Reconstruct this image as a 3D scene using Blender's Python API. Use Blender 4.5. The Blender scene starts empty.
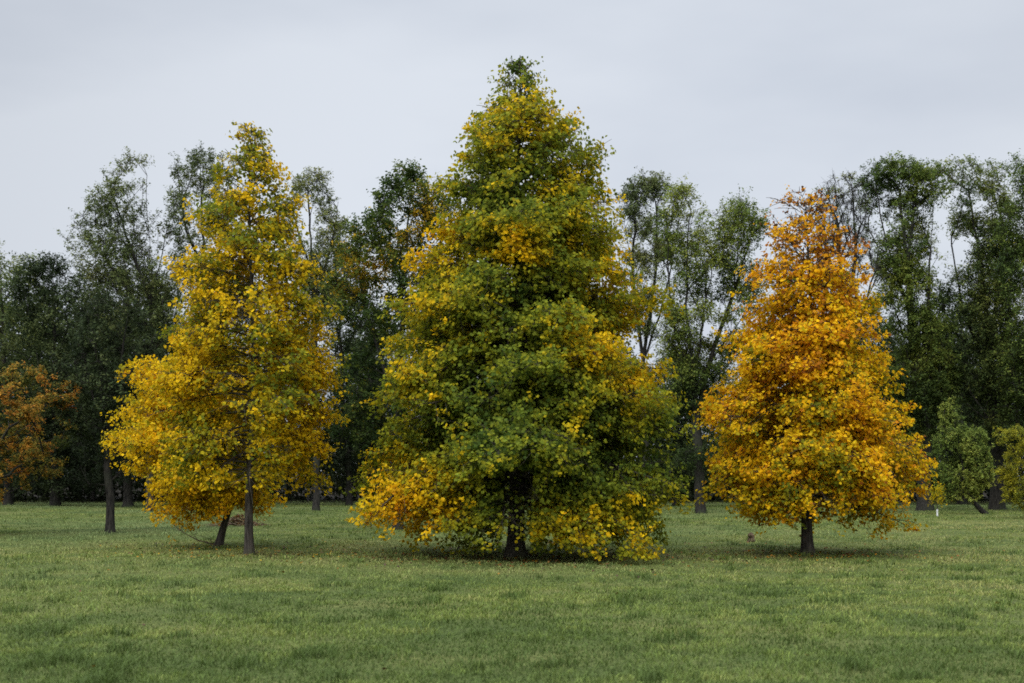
# Autumn parkland: three yellowing trees in a meadow before a dark wood, overcast sky.
import bpy, math
import numpy as np

PI = math.pi
scene = bpy.context.scene
COL = scene.collection
F = 1422.0           # focal length in pixels (50 mm on a 36 mm sensor, 1024 px wide)
CAMZ = 1.7
HOR = 478.0          # picture row of the horizon

# ------------------------------------------------------------------ noise
def _hash(ix, iy, iz, seed):
    n = (ix.astype(np.int64) * 374761393 + iy.astype(np.int64) * 668265263
         + iz.astype(np.int64) * 2147483647 + seed * 974711) & 0xffffffff
    n = ((n ^ (n >> 13)) * 1274126177) & 0xffffffff
    n = ((n ^ (n >> 16)) * 2246822519) & 0xffffffff
    return ((n ^ (n >> 15)) & 0xffffff) / float(0xffffff)

def vnoise(p, seed=0):
    p = np.asarray(p, float)
    i = np.floor(p).astype(np.int64); f = p - i
    f = f * f * (3 - 2 * f)
    r = 0
    for dx in (0, 1):
        wx = f[:, 0] if dx else 1 - f[:, 0]
        for dy in (0, 1):
            wy = f[:, 1] if dy else 1 - f[:, 1]
            for dz in (0, 1):
                wz = f[:, 2] if dz else 1 - f[:, 2]
                r = r + wx * wy * wz * _hash(i[:, 0] + dx, i[:, 1] + dy, i[:, 2] + dz, seed)
    return r

def fbm(p, seed=0, octv=3):
    p = np.asarray(p, float); a, t, r = 1.0, 0.0, 0
    for k in range(octv):
        r = r + a * vnoise(p * (2.03 ** k) + 7.7 * k, seed + k); t += a; a *= 0.5
    return r / t

def xyz2(x, y, s):
    return np.stack([x * s, y * s, np.zeros_like(x)], 1)

def ground_z(x, y):
    x = np.atleast_1d(np.asarray(x, float)); y = np.atleast_1d(np.asarray(y, float))
    fade = np.clip(1.3 - np.hypot(x, y) / 200.0, 0, 1)
    return ((fbm(xyz2(x, y, 0.11), 5, 2) - .5) * 0.22 + (fbm(xyz2(x, y, 0.9), 9, 2) - .5) * 0.07) * fade

def gz(x, y):
    return float(ground_z(x, y)[0])

# ------------------------------------------------------------------ pixels to points of the place
def px_x(x, d): return (x - 512.0) / F * d
def px_z(y, d): return CAMZ + (HOR - y) / F * d

# ------------------------------------------------------------------ mesh building
def make_mesh(name, verts, loops, starts, totals, mats, cols=None, smooth=False):
    me = bpy.data.meshes.new(name)
    verts = np.asarray(verts, np.float32)
    me.vertices.add(len(verts)); me.vertices.foreach_set('co', verts.ravel())
    me.loops.add(len(loops)); me.loops.foreach_set('vertex_index', np.asarray(loops, np.int32))
    me.polygons.add(len(starts))
    me.polygons.foreach_set('loop_start', np.asarray(starts, np.int32))
    me.polygons.foreach_set('loop_total', np.asarray(totals, np.int32))
    if smooth:
        me.polygons.foreach_set('use_smooth', np.ones(len(starts), bool))
    if cols is not None:
        at = me.attributes.new('tint', 'FLOAT_COLOR', 'POINT')
        c4 = np.ones((len(verts), 4), np.float32); c4[:, :3] = cols
        at.data.foreach_set('color', c4.ravel())
    me.update(calc_edges=True)
    for m in (mats if isinstance(mats, (list, tuple)) else [mats]):
        me.materials.append(m)
    return me

def link(name, me, parent=None):
    o = bpy.data.objects.new(name, me); COL.objects.link(o)
    if parent is not None: o.parent = parent
    return o

def tag(o, label=None, cat=None, group=None, kind=None):
    if label: o['label'] = label
    if cat: o['category'] = cat
    if group: o['group'] = group
    if kind: o['kind'] = kind
    return o

def empty(name, loc):
    o = bpy.data.objects.new(name, None); COL.objects.link(o); o.location = loc
    o.empty_display_size = 0.3
    return o

def unit(v):
    return v / np.maximum(np.linalg.norm(v, axis=-1, keepdims=True), 1e-9)

# leaf templates: (across, along, lift) and polygons
LOBED = (np.array([[0, 0, 0], [.50, .22, .10], [.36, .95, .08], [0, .74, 0], [-.36, .95, .08], [-.50, .22, .10]]),
         [[0, 1, 2, 3], [0, 3, 4, 5]])
LANCE = (np.array([[0, 0, 0], [.30, .45, .07], [0, 1, 0], [-.30, .45, .07]]), [[0, 1, 2, 3]])

def leaf_mesh(name, cen, nor, size, col, mat, rng, tmpl=LANCE, along=None):
    T, P = tmpl
    n = len(cen); k = len(T)
    nor = unit(nor)
    if along is None: along = rng.normal(size=(n, 3))
    t = unit(along - nor * np.sum(along * nor, 1, keepdims=True))
    b = np.cross(nor, t)
    s = size[:, None, None]
    V = (cen[:, None, :] + s * (T[None, :, 0, None] * b[:, None, :] + (T[None, :, 1, None] - .4) * t[:, None, :]
                                + T[None, :, 2, None] * nor[:, None, :]))
    V = V.reshape(-1, 3)
    base = (np.arange(n) * k)[:, None]
    L = np.concatenate([base + np.array(p)[None, :] for p in P], 1)       # n x sum
    loops = L.ravel()
    tot = np.tile([len(p) for p in P], n)
    st = np.concatenate([[0], np.cumsum(tot)[:-1]])
    return make_mesh(name, V, loops, st, tot, mat, np.repeat(col, k, axis=0))

class Wood:
    def __init__(s): s.v = []; s.f = []; s.n = 0
    def tube(s, pts, rad, sides=6, cap=True):
        pts = np.asarray(pts, float); rad = np.asarray(rad, float)
        m = len(pts)
        if m < 2: return
        t = unit(np.gradient(pts, axis=0))
        ref = np.array([1.0, 0.13, 0.07]) if abs(t[:, 2]).mean() > .6 else np.array([0.05, 0.03, 1.0])
        u = unit(np.cross(t, ref)); w = np.cross(t, u)
        a = np.arange(sides) * 2 * PI / sides
        ring = pts[:, None, :] + rad[:, None, None] * (np.cos(a)[None, :, None] * u[:, None, :] + np.sin(a)[None, :, None] * w[:, None, :])
        s.v.append(ring.reshape(-1, 3))
        i = np.arange(m - 1)[:, None] * sides; j = np.arange(sides)[None, :]; j2 = (j + 1) % sides
        q = np.stack([i + j, i + j2, i + sides + j2, i + sides + j], -1).reshape(-1, 4) + s.n
        s.f.append(q); s.n += m * sides
    def twigs(s, A, B, r):
        # many thin straight twigs at once, three-sided
        A = np.asarray(A, float); B = np.asarray(B, float); n = len(A)
        t = unit(B - A); u = unit(np.cross(t, np.array([.31, .2, .93]))); v = np.cross(t, u)
        a = np.arange(3) * 2 * PI / 3
        ring = np.cos(a)[None, :, None] * u[:, None, :] + np.sin(a)[None, :, None] * v[:, None, :]
        V = np.concatenate([A[:, None, :] + r * ring, B[:, None, :] + r * .45 * ring], 1).reshape(-1, 3)
        q = np.array([[0, 1, 4, 3], [1, 2, 5, 4], [2, 0, 3, 5]])
        s.v.append(V); s.f.append((np.arange(n)[:, None, None] * 6 + q[None]).reshape(-1, 4) + s.n); s.n += n * 6
    def mesh(s, name, mat):
        V = np.concatenate(s.v); Q = np.concatenate(s.f)
        return make_mesh(name, V, Q.ravel(), np.arange(len(Q)) * 4, np.full(len(Q), 4), mat, smooth=True)

# ------------------------------------------------------------------ materials
def new_mat(name):
    m = bpy.data.materials.new(name); m.use_nodes = True
    nt = m.node_tree; nt.nodes.clear()
    return m, nt, nt.nodes.new('ShaderNodeOutputMaterial')

def leaf_material(name, trans=.35, rough=.55, spec=.25):
    m, nt, out = new_mat(name)
    N = nt.nodes.new; L = nt.links.new
    at = N('ShaderNodeAttribute'); at.attribute_name = 'tint'
    tc = N('ShaderNodeTexCoord')
    nz = N('ShaderNodeTexNoise'); nz.inputs['Scale'].default_value = 9.0; nz.inputs['Detail'].default_value = 3
    L(tc.outputs['Object'], nz.inputs['Vector'])
    mr = N('ShaderNodeMapRange'); mr.inputs['To Min'].default_value = .72; mr.inputs['To Max'].default_value = 1.28
    mr.inputs['From Min'].default_value = .25; mr.inputs['From Max'].default_value = .75
    L(nz.outputs['Fac'], mr.inputs['Value'])
    mx = N('ShaderNodeMix'); mx.data_type = 'RGBA'; mx.blend_type = 'MULTIPLY'; mx.inputs['Factor'].default_value = 1
    L(at.outputs['Color'], mx.inputs['A']); L(mr.outputs['Result'], mx.inputs['B'])
    pb = N('ShaderNodeBsdfPrincipled'); pb.inputs['Roughness'].default_value = rough
    pb.inputs['Specular IOR Level'].default_value = spec
    tr = N('ShaderNodeBsdfTranslucent')
    L(mx.outputs['Result'], pb.inputs['Base Color']); L(mx.outputs['Result'], tr.inputs['Color'])
    ms = N('ShaderNodeMixShader'); ms.inputs['Fac'].default_value = trans
    L(pb.outputs[0], ms.inputs[1]); L(tr.outputs[0], ms.inputs[2]); L(ms.outputs[0], out.inputs[0])
    return m

def bark_material(name, c1, c2, moss=None):
    m, nt, out = new_mat(name)
    N = nt.nodes.new; L = nt.links.new
    tc = N('ShaderNodeTexCoord'); mp = N('ShaderNodeMapping'); mp.inputs['Scale'].default_value = (9, 9, 1.6)
    L(tc.outputs['Object'], mp.inputs['Vector'])
    nz = N('ShaderNodeTexNoise'); nz.inputs['Scale'].default_value = 2.2; nz.inputs['Detail'].default_value = 6
    L(mp.outputs['Vector'], nz.inputs['Vector'])
    cr = N('ShaderNodeValToRGB'); cr.color_ramp.elements[0].position = .35; cr.color_ramp.elements[1].position = .68
    cr.color_ramp.elements[0].color = (*c1, 1); cr.color_ramp.elements[1].color = (*c2, 1)
    L(nz.outputs['Fac'], cr.inputs['Fac'])
    nz2 = N('ShaderNodeTexNoise'); nz2.inputs['Scale'].default_value = 1.3; nz2.inputs['Detail'].default_value = 3
    L(tc.outputs['Object'], nz2.inputs['Vector'])
    mr = N('ShaderNodeMapRange'); mr.inputs['From Min'].default_value = .5; mr.inputs['From Max'].default_value = .75
    L(nz2.outputs['Fac'], mr.inputs['Value'])
    mx = N('ShaderNodeMix'); mx.data_type = 'RGBA'; mx.inputs['B'].default_value = (*(moss or (c2[0]*.8, c2[1]*1.0, c2[2]*.6)), 1)
    L(mr.outputs['Result'], mx.inputs['Factor']); L(cr.outputs['Color'], mx.inputs['A'])
    pb = N('ShaderNodeBsdfPrincipled'); pb.inputs['Roughness'].default_value = .9; pb.inputs['Specular IOR Level'].default_value = .15
    L(mx.outputs['Result'], pb.inputs['Base Color'])
    bp = N('ShaderNodeBump'); bp.inputs['Strength'].default_value = .8; bp.inputs['Distance'].default_value = .03
    L(nz.outputs['Fac'], bp.inputs['Height']); L(bp.outputs['Normal'], pb.inputs['Normal'])
    L(pb.outputs[0], out.inputs[0])
    return m

M_LEAF = leaf_material('autumn_leaf', .5, .65, .10)
M_WOODLEAF = leaf_material('woodland_leaf', .35, .7, .10)
M_GRASS = leaf_material('grass_blade', .25, .6, .18)
M_LITTER = leaf_material('fallen_leaf', .1, .6, .3)
M_BARK = bark_material('grey_brown_bark', (.022, .018, .015), (.085, .072, .058))
M_DARKBARK = bark_material('dark_bark', (.010, .009, .008), (.040, .036, .029), (.03, .036, .02))
M_DEADWOOD = bark_material('dead_wood', (.05, .035, .022), (.16, .115, .07))
M_GUARD = bark_material('plastic_guard', (.50, .50, .49), (.72, .72, .70), (.5, .52, .46))

# ------------------------------------------------------------------ conical tree with layered sprays
def rows_to_world(rows, d, xc, profile_y=None):
    r = np.array(rows, float)
    z = px_z(r[:, 0], d)
    L = (xc - r[:, 1]) / F * d; R = (r[:, 2] - xc) / F * d
    o = np.argsort(z)
    return z[o], L[o], R[o]

def spray_tree(name, label, px, d, rows, hb, nl, colour, seed, r0=.16, leafn=46, leaf=(.045, .092), lean=None,
               trunk_top=.98, group=None, dens=None, inner=.22, cat='tree', droop=.12, topthin=.5, bare=0, bare_h=6.6):
    rng = np.random.default_rng(seed)
    X0, Y0 = px_x(px, d), d
    root = empty(name, (X0, Y0, gz(X0, Y0) - .02)); tag(root, label, cat, group)
    z, Lw, Rw = rows_to_world(rows, d, px)
    H = z.max()
    def axis(h):
        h = np.asarray(h, float)
        if lean is None:
            return np.stack([.05 * np.sin(h * .9 + seed), .06 * np.cos(h * .7 + seed * 2) - .06, h], -1)
        lz = np.array([q[0] for q in lean]); lx = np.array([q[1] for q in lean])
        return np.stack([np.interp(h, lz, lx), .05 * np.sin(h * 1.3), h], -1)
    w = Wood()
    hs = np.linspace(-.06, H * trunk_top, 34)
    def trad(h): return r0 * (np.clip(1 - h / (H * 1.0), 0, 1) ** 1.05) * (1 + .55 * np.exp(-np.maximum(h, 0) / .17)) + .006
    w.tube(axis(hs), trad(hs), 12)
    cen, nor, siz, colr, alo = [], [], [], [], []
    for i in range(nl):
        f = (i + .5) / nl
        h = hb + (H * .975 - hb) * (1 - (1 - f) ** .92) + rng.normal() * .06
        h = min(max(h, hb * .9), H * .95)
        t = max(0.0, (h - hb) / (H - hb))
        az = i * 2.39996 + rng.normal() * .35
        slope = -droop + (droop + .20) * t ** .8 + .85 * t ** 2.4 + rng.normal() * .13
        # tip: radius read at the height where the limb ends
        Rr = .6
        for _ in range(4):
            ht = np.clip(h + Rr * slope, z.min(), H)
            l_, r_ = np.interp(ht, z, Lw), np.interp(ht, z, Rw)
            Rr = .5 * (l_ + r_) + .5 * (r_ - l_) * math.cos(az)
            Rr = max(Rr, .08)
        bad = rng.random()
        Rr *= rng.uniform(.70, .97) if bad > .2 else rng.uniform(.96, 1.06)
        p0 = axis(h)
        p3 = np.array([Rr * math.cos(az), Rr * math.sin(az), 0]) + np.array([0, 0, np.clip(h + Rr * slope, .28 + .32 * max(0, -math.sin(az)), H * 1.0)])
        if lean is not None: p3[:2] += axis(h)[:2] * .3
        LL = np.linalg.norm(p3 - p0)
        mid = p0 + (p3 - p0) * .5 + np.array([0, 0, .10 * LL * (1 - t) + .03]) + rng.normal(size=3) * .05 * LL
        u = np.linspace(0, 1, 9)[:, None]
        limb = (1 - u) ** 2 * p0 + 2 * u * (1 - u) * mid + u * u * p3
        rl = min(.34 * trad(h), .011 + .013 * LL) * (1 - .85 * u[:, 0]) + .003
        w.tube(limb, rl, 5)
        nb = int(6 + LL * 6.2)
        cj = rng.normal(size=3)
        for k in range(nb):
            s = inner + (1 - inner) * (k + rng.random()) / nb
            fi = s * 8; a = min(int(fi), 7); q0 = limb[a] + (limb[a + 1] - limb[a]) * (fi - a)
            tg = unit(limb[a + 1] - limb[a])
            ang = (1 if k % 2 else -1) * rng.uniform(.45, 1.25) * (1.0 if s < .93 else .3)
            c_, s_ = math.cos(ang), math.sin(ang)
            dr = np.array([tg[0] * c_ - tg[1] * s_, tg[0] * s_ + tg[1] * c_, tg[2] * .7 + rng.normal() * .42 + .08])
            dr = unit(dr)
            lb = (.36 * LL * (1 - s) + .30 + .07 * LL) * rng.uniform(.7, 1.25) * (.32 + .68 * min(1, LL / 1.3))
            v = np.linspace(0, 1, 5)[:, None]
            tw = q0 + dr * lb * v + np.array([0, 0, -.16 * lb]) * v ** 2
            if tw[-1, 2] < .16: tw[:, 2] += (.16 - tw[-1, 2]) * v[:, 0]
            w.tube(tw, .006 * (1 - .7 * v[:, 0]) + .002, 3)
            dn = (1.0 if dens is None else dens(q0 / np.array([1, 1, H]))) * float(np.interp(q0[2] / H, [.62, .93], [1, topthin]))
            m = rng.poisson(max(1.22 * leafn * (lb / .55) ** .9 * rng.choice([.15, .6, 1.0, 1.5]) * dn, .5))
            if m == 0: continue
            vv = rng.uniform(.12, 1.05, m) ** .8
            fi = np.clip(vv, 0, 1) * 4; a_ = np.minimum(fi.astype(int), 3)
            P = tw[a_] + (tw[a_ + 1] - tw[a_]) * (fi - a_)[:, None]
            sp = .05 + .15 * lb
            ns = max(1, int(round(m / 9.0))); wh = rng.integers(0, ns, m)      # leaves sit in rosettes at twig ends
            so_ = rng.normal(size=(ns, 3)).clip(-1.7, 1.7) * np.array([sp, sp, sp * .95]); so_[:, 2] -= .02
            qv = rng.uniform(.15, 1.02, ns) ** .8; qf = np.clip(qv, 0, 1) * 4; qa = np.minimum(qf.astype(int), 3)
            sc_ = tw[qa] + (tw[qa + 1] - tw[qa]) * (qf - qa)[:, None]
            w.twigs(sc_, sc_ + so_, .0035)
            lo_ = rng.normal(size=(m, 3)).clip(-1.8, 1.8) * np.array([.075, .075, .05])
            sj = rng.normal(size=ns)[wh]
            P = sc_[wh] + so_[wh] + lo_
            off = so_[wh] * .6 + lo_ * 1.6
            P[:, 2] = np.maximum(P[:, 2], .10 + .1 * rng.random(m))
            outw = P - axis(P[:, 2]); outw[:, 2] = 0; outw = unit(outw)
            n_ = outw * .62 + np.array([0, 0, .52]) + rng.normal(size=(m, 3)) * .5
            al = unit(off * np.array([1, 1, .4])) + outw * .4 + np.array([0, 0, -.55]) + rng.normal(size=(m, 3)) * .35
            cen.append(P); nor.append(n_); alo.append(al)
            siz.append(rng.uniform(*leaf, m) * (0.80 + .20 * min(1, LL)))
            colr.append(colour(P, H, cj, rng.normal(size=3), rng, sj))
    cen = np.concatenate(cen); nor = np.concatenate(nor); siz = np.concatenate(siz); colr = np.concatenate(colr); alo = np.concatenate(alo)
    if bare:      # the inner twigs along the stem have already dropped most of their leaves
        ax_ = axis(cen[:, 2]); k_ = ~((np.abs(cen[:, 0] - ax_[:, 0]) < bare) & (np.abs(cen[:, 1]) < (1.7 if bare_h > 3 else 4)) & (cen[:, 2] < bare_h) & (rng.random(len(cen)) < (.75 if bare_h > 3 else .9)))
        cen, nor, siz, colr, alo = cen[k_], nor[k_], siz[k_], colr[k_], alo[k_]
    link('trunk', w.mesh(name + '_wood', M_BARK if r0 > .06 else M_DARKBARK), root)
    link('crown', leaf_mesh(name + '_leaves', cen, nor, siz, colr, M_LEAF, rng, LOBED, alo), root)
    return root, len(cen)

# palettes, linear base colours
DGREEN = np.array([.060, .098, .014]); GREEN = np.array([.130, .166, .017]); LIME = np.array([.330, .310, .015])
YEL = np.array([.720, .470, .008]); GOLD = np.array([.715, .370, .007]); ORA = np.array([.560, .215, .012]); RUST = np.array([.260, .085, .012])
BROWN = np.array([.095, .050, .018])

def ramp(v, stops):
    """v in 0..1 -> colour along stops"""
    v = np.clip(v, 0, .9999); n = len(stops) - 1
    S = np.array(stops); i = (v * n).astype(int); f = (v * n - i)[:, None]
    return S[i] * (1 - f) + S[i + 1] * f

def col_centre(P, H, cj, bj, rng, sj):
    x, y, h = P[:, 0], P[:, 1], P[:, 2]
    r = np.hypot(x, y)
    n = fbm(P * .62 + 3.1, 31, 3); n2 = fbm(P * 1.7, 44, 2)
    v = -.02 + .55 * (n - .5) + .60 * (n2 - .5) + .05 * cj[0] + .07 * bj[0] + .10 * sj + .07 * rng.normal(size=len(P))
    prof = np.interp(h, [0, 2, 5, 9, 11], [3.4, 3.4, 2.5, 1.4, .3])
    v += .26 * np.clip(r / prof - .55, -.3, .5)
    g = lambda cx, ch, s, sh: np.exp(-((x - cx) / s) ** 2 - ((h - ch) / sh) ** 2)
    v += .50 * g(-2.2, .9, 1.2, .7) + .42 * g(-3.3, 2.3, .7, .6) + .26 * g(-2.0, 6.0, .9, 1.8) + .28 * g(2.6, 4.0, .8, 1.2)
    v += .36 * g(1.3, .9, 1.3, .6) + .25 * g(.2, 6.6, .9, .5) + .22 * g(0, 9.6, .9, 1.0) + .14 * g(2.2, 6.0, .6, .9)
    v -= .20 * g(.2, 2.9, 1.8, 1.0) + .2 * g(2.7, 2.2, .7, .8) + .12 * g(.6, 5.3, 1.1, .8)
    v = .262 + v * .95
    c = ramp(v, [DGREEN, GREEN, GREEN * 1.1 + LIME * .12, GREEN * .6 + LIME * .45, LIME * .9, LIME * .62 + YEL * .36, YEL * .92, YEL, YEL * .5 + GOLD * .5, GOLD * .6 + ORA * .4])
    return c * (1 + .16 * rng.normal(size=(len(P), 1))).clip(.5, 1.5)

def col_left(P, H, cj, bj, rng, sj):
    x, h = P[:, 0], P[:, 2]
    n = fbm(P * .7 + 8.1, 71, 3); n2 = fbm(P * 1.9, 84, 2)
    v = .405 + .75 * (n - .5) + .6 * (n2 - .5) + .06 * cj[0] + .06 * bj[0] + .08 * sj + .075 * rng.normal(size=len(P))
    v += .14 * np.clip((2.6 - h) / 2, -.2, 1) - .06 * np.exp(-((h - 8) / 1.2) ** 2)
    v = np.where(rng.random(len(P)) < .05, v - .35, v)
    c = ramp(v, [GREEN * .9, GREEN * 1.1 + LIME * .1, LIME * .72, LIME * .6 + YEL * .34, YEL * .86, YEL * .95, YEL, YEL * .5 + GOLD * .5, GOLD])
    return c * (1 + .15 * rng.normal(size=(len(P), 1))).clip(.5, 1.5)

def col_small(P, H, cj, bj, rng, sj):
    h = P[:, 2]
    n = fbm(P * .8 + 1.1, 171, 3)
    v = .54 + .7 * (n - .5) + .05 * cj[0] + .06 * bj[0] + .08 * sj + .07 * rng.normal(size=len(P)) + .25 * np.clip((1.7 - h), -.12, 1)
    c = ramp(v, [GREEN, LIME * .65, LIME * .9, LIME * .5 + YEL * .5, YEL, YEL, GOLD, GOLD * .6 + ORA * .5])
    return c * (1 + .15 * rng.normal(size=(len(P), 1))).clip(.5, 1.5)

def col_right(P, H, cj, bj, rng, sj):
    x, h = P[:, 0], P[:, 2]
    n = fbm(P * .7 + 5.5, 91, 3); n2 = fbm(P * 1.6, 94, 2)
    v = .385 + .65 * (n - .5) + .5 * (n2 - .5) + .07 * cj[0] + .06 * bj[0] + .08 * sj + .075 * rng.normal(size=len(P))
    v += .34 * np.clip((h - 4.6) / 3.5, -.2, 1) + .06 * np.clip((x - .9), 0, 1.2)
    v = np.where(rng.random(len(P)) < .07, v + .4, v)
    c = ramp(v, [GREEN, LIME * .6, LIME * .45 + YEL * .5, YEL * .98, YEL * .55 + GOLD * .5, GOLD, GOLD * .6 + ORA * .4, ORA * .9, RUST, BROWN])
    return c * (1 + .15 * rng.normal(size=(len(P), 1))).clip(.5, 1.5)

CENTRE_ROWS = [(44, 517, 519), (62, 510, 527), (80, 500, 542), (100, 478, 574), (130, 460, 600), (160, 455, 604), (200, 441, 615), (240, 428, 628), (280, 415, 644),
               (320, 397, 652), (360, 390, 660), (400, 374, 668), (430, 350, 668), (460, 344, 672), (490, 354, 677), (520, 370, 677), (545, 382, 676), (556, 384, 674)]
LEFT_ROWS = [(117, 249, 253), (142, 233, 267), (170, 216, 286), (200, 204, 293), (230, 194, 303), (260, 184, 308), (290, 171, 321),
             (320, 162, 328), (350, 160, 333), (380, 158, 338), (410, 160, 338), (440, 166, 322), (470, 168, 320), (500, 172, 322), (522, 186, 304)]
RIGHT_ROWS = [(192, 806, 810), (206, 774, 828), (230, 762, 853), (260, 757, 866), (290, 751, 874), (320, 744, 882), (350, 734, 884),
              (380, 714, 888), (410, 702, 900), (440, 702, 920), (470, 708, 928), (500, 728, 918), (522, 733, 912), (545, 742, 900)]
SMALL_ROWS = [(343, 200, 210), (358, 142, 240), (380, 126, 250), (420, 107, 260), (450, 111, 265), (480, 128, 265), (508, 160, 262), (530, 163, 236)]

counts = {}
counts['c'] = spray_tree('autumn_tree', 'tallest tree, broad cone of green leaves turning yellow, skirt almost touching the grass', 518, 31.0, CENTRE_ROWS,
                         1.15, 170, col_centre, 11, r0=.19, leafn=64, droop=.25, topthin=.24, bare=.30, bare_h=1.9)[1]
counts['l'] = spray_tree('autumn_tree', 'slender golden yellow tree with long bare grey trunk on the left', 252, 31.0, LEFT_ROWS,
                         1.9, 135, col_left, 23, r0=.092, leafn=39, leaf=(.042, .088), inner=.36, droop=.16, topthin=.62,
                         dens=lambda q: (.15 if q[2] < .62 else .6) if (abs(q[0]) < .36 and q[1] < .3) else 1.0, bare=.15)[1]
counts['r'] = spray_tree('autumn_tree', 'orange gold conical tree with thinning rusty top on the right', 808, 32.6, RIGHT_ROWS,
                         1.45, 138, col_right, 41, r0=.13, leafn=58, droop=.30, topthin=.22, bare=.26, bare_h=1.45,
                         dens=lambda q: float(np.interp(q[2], [0, .55, .75, 1], [1, .92, .55, .35])))[1]
counts['s'] = spray_tree('autumn_tree', 'low spreading yellow tree with short leaning trunk behind the slender golden tree', 218, 35.5, SMALL_ROWS,
                         1.05, 72, col_small, 53, r0=.09, leafn=62, leaf=(.042, .09), lean=[(0, 0), (.5, .12), (1.1, .30), (2.2, .2), (3.5, -.25), (5.2, -.35)])[1]

# ------------------------------------------------------------------ woodland trees: branches grown towards leaf clumps
def densify(pts, step=.5):
    out = [np.asarray(pts[0], float)]
    for a, b in zip(pts[:-1], pts[1:]):
        a = np.asarray(a, float); b = np.asarray(b, float)
        n = max(1, int(np.linalg.norm(b - a) / step))
        for k in range(1, n + 1): out.append(a + (b - a) * k / n)
    return np.array(out)

def smooth_path(pts):
    pts = np.array(pts, float)
    for _ in range(2):
        new = [pts[0]]
        for a, b in zip(pts[:-1], pts[1:]): new += [a * .75 + b * .25, a * .25 + b * .75]
        new.append(pts[-1]); pts = np.array(new)
    return pts

def grow(stems, clumps, rng, r0, rtip, asc=.45):
    pos, par, path = [], [], []
    for si, st in enumerate(stems):
        st = densify(smooth_path(st), .5)
        if si == 0: last = -1
        else:
            last = int(np.argmin(np.linalg.norm(np.array(pos) - st[0], axis=1)))
        for k, p in enumerate(st):
            if k > 0 or si == 0: p = p + rng.normal(size=3) * .035 * (p[2] > .6)
            pos.append(p); par.append(last)
            path.append(0 if last < 0 else path[last] + np.linalg.norm(p - pos[last])); last = len(pos) - 1
    A = np.array(pos)
    key = [np.min(np.linalg.norm(A - c, axis=1)) for c in clumps]
    ends = [len(pos) - 1]
    for ci in np.argsort(key):
        c = clumps[ci]
        A = np.array(pos); PL = np.array(path)
        dv = c - A; dist = np.linalg.norm(dv, axis=1); dh = np.hypot(dv[:, 0], dv[:, 1])
        cost = dist + .22 * PL + 1.6 * np.maximum(0, asc * dh - dv[:, 2]) + 1.5 * (A[:, 2] < 1.2)
        j = int(np.argmin(cost)); p0 = A[j]
        tg = unit(p0 - A[par[j]]) if par[j] >= 0 else np.array([0, 0, 1.])
        L = dist[j]; mid = p0 + tg * L * .35 + np.array([0, 0, .04 * L]) + rng.normal(size=3) * .06 * L
        n = max(1, int(L / .55)); last = j
        for k in range(1, n + 1):
            u = k / n
            p = (1 - u) ** 2 * p0 + 2 * u * (1 - u) * mid + u * u * c
            pos.append(p); par.append(last); path.append(path[last] + np.linalg.norm(p - pos[last])); last = len(pos) - 1
        ends.append(last)
    pos = np.array(pos); par = np.array(par); n = len(pos)
    cnt = np.zeros(n)
    for e in ends: cnt[e] += 1
    order = np.argsort(-np.arange(n))
    for i in order:
        if par[i] >= 0: cnt[par[i]] += cnt[i]
    rad = np.maximum(rtip, .66 * r0 * (cnt / cnt[0]) ** .56)
    return pos, par, cnt, rad

def wood_from(pos, par, cnt, rad):
    w = Wood(); n = len(pos)
    kids = [[] for _ in range(n)]
    for i in range(n):
        if par[i] >= 0: kids[par[i]].append(i)
    starts = [(0, None)]
    while starts:
        s, frm = starts.pop()
        chain = [] if frm is None else [frm]
        c = s
        while True:
            chain.append(c)
            if not kids[c]: break
            ks = sorted(kids[c], key=lambda q: -cnt[q])
            for q in ks[1:]: starts.append((q, c))
            c = ks[0]
        P = pos[chain]; R = rad[chain].copy()
        if frm is not None: R[0] = min(R[0], R[1] * 1.15)
        R = R * (1 + .5 * np.exp(-np.maximum(P[:, 2], 0) / .3)) if frm is None else R
        w.tube(P, R, 9 if R.max() > .12 else (5 if R.max() > .04 else 3))
    return w

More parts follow.
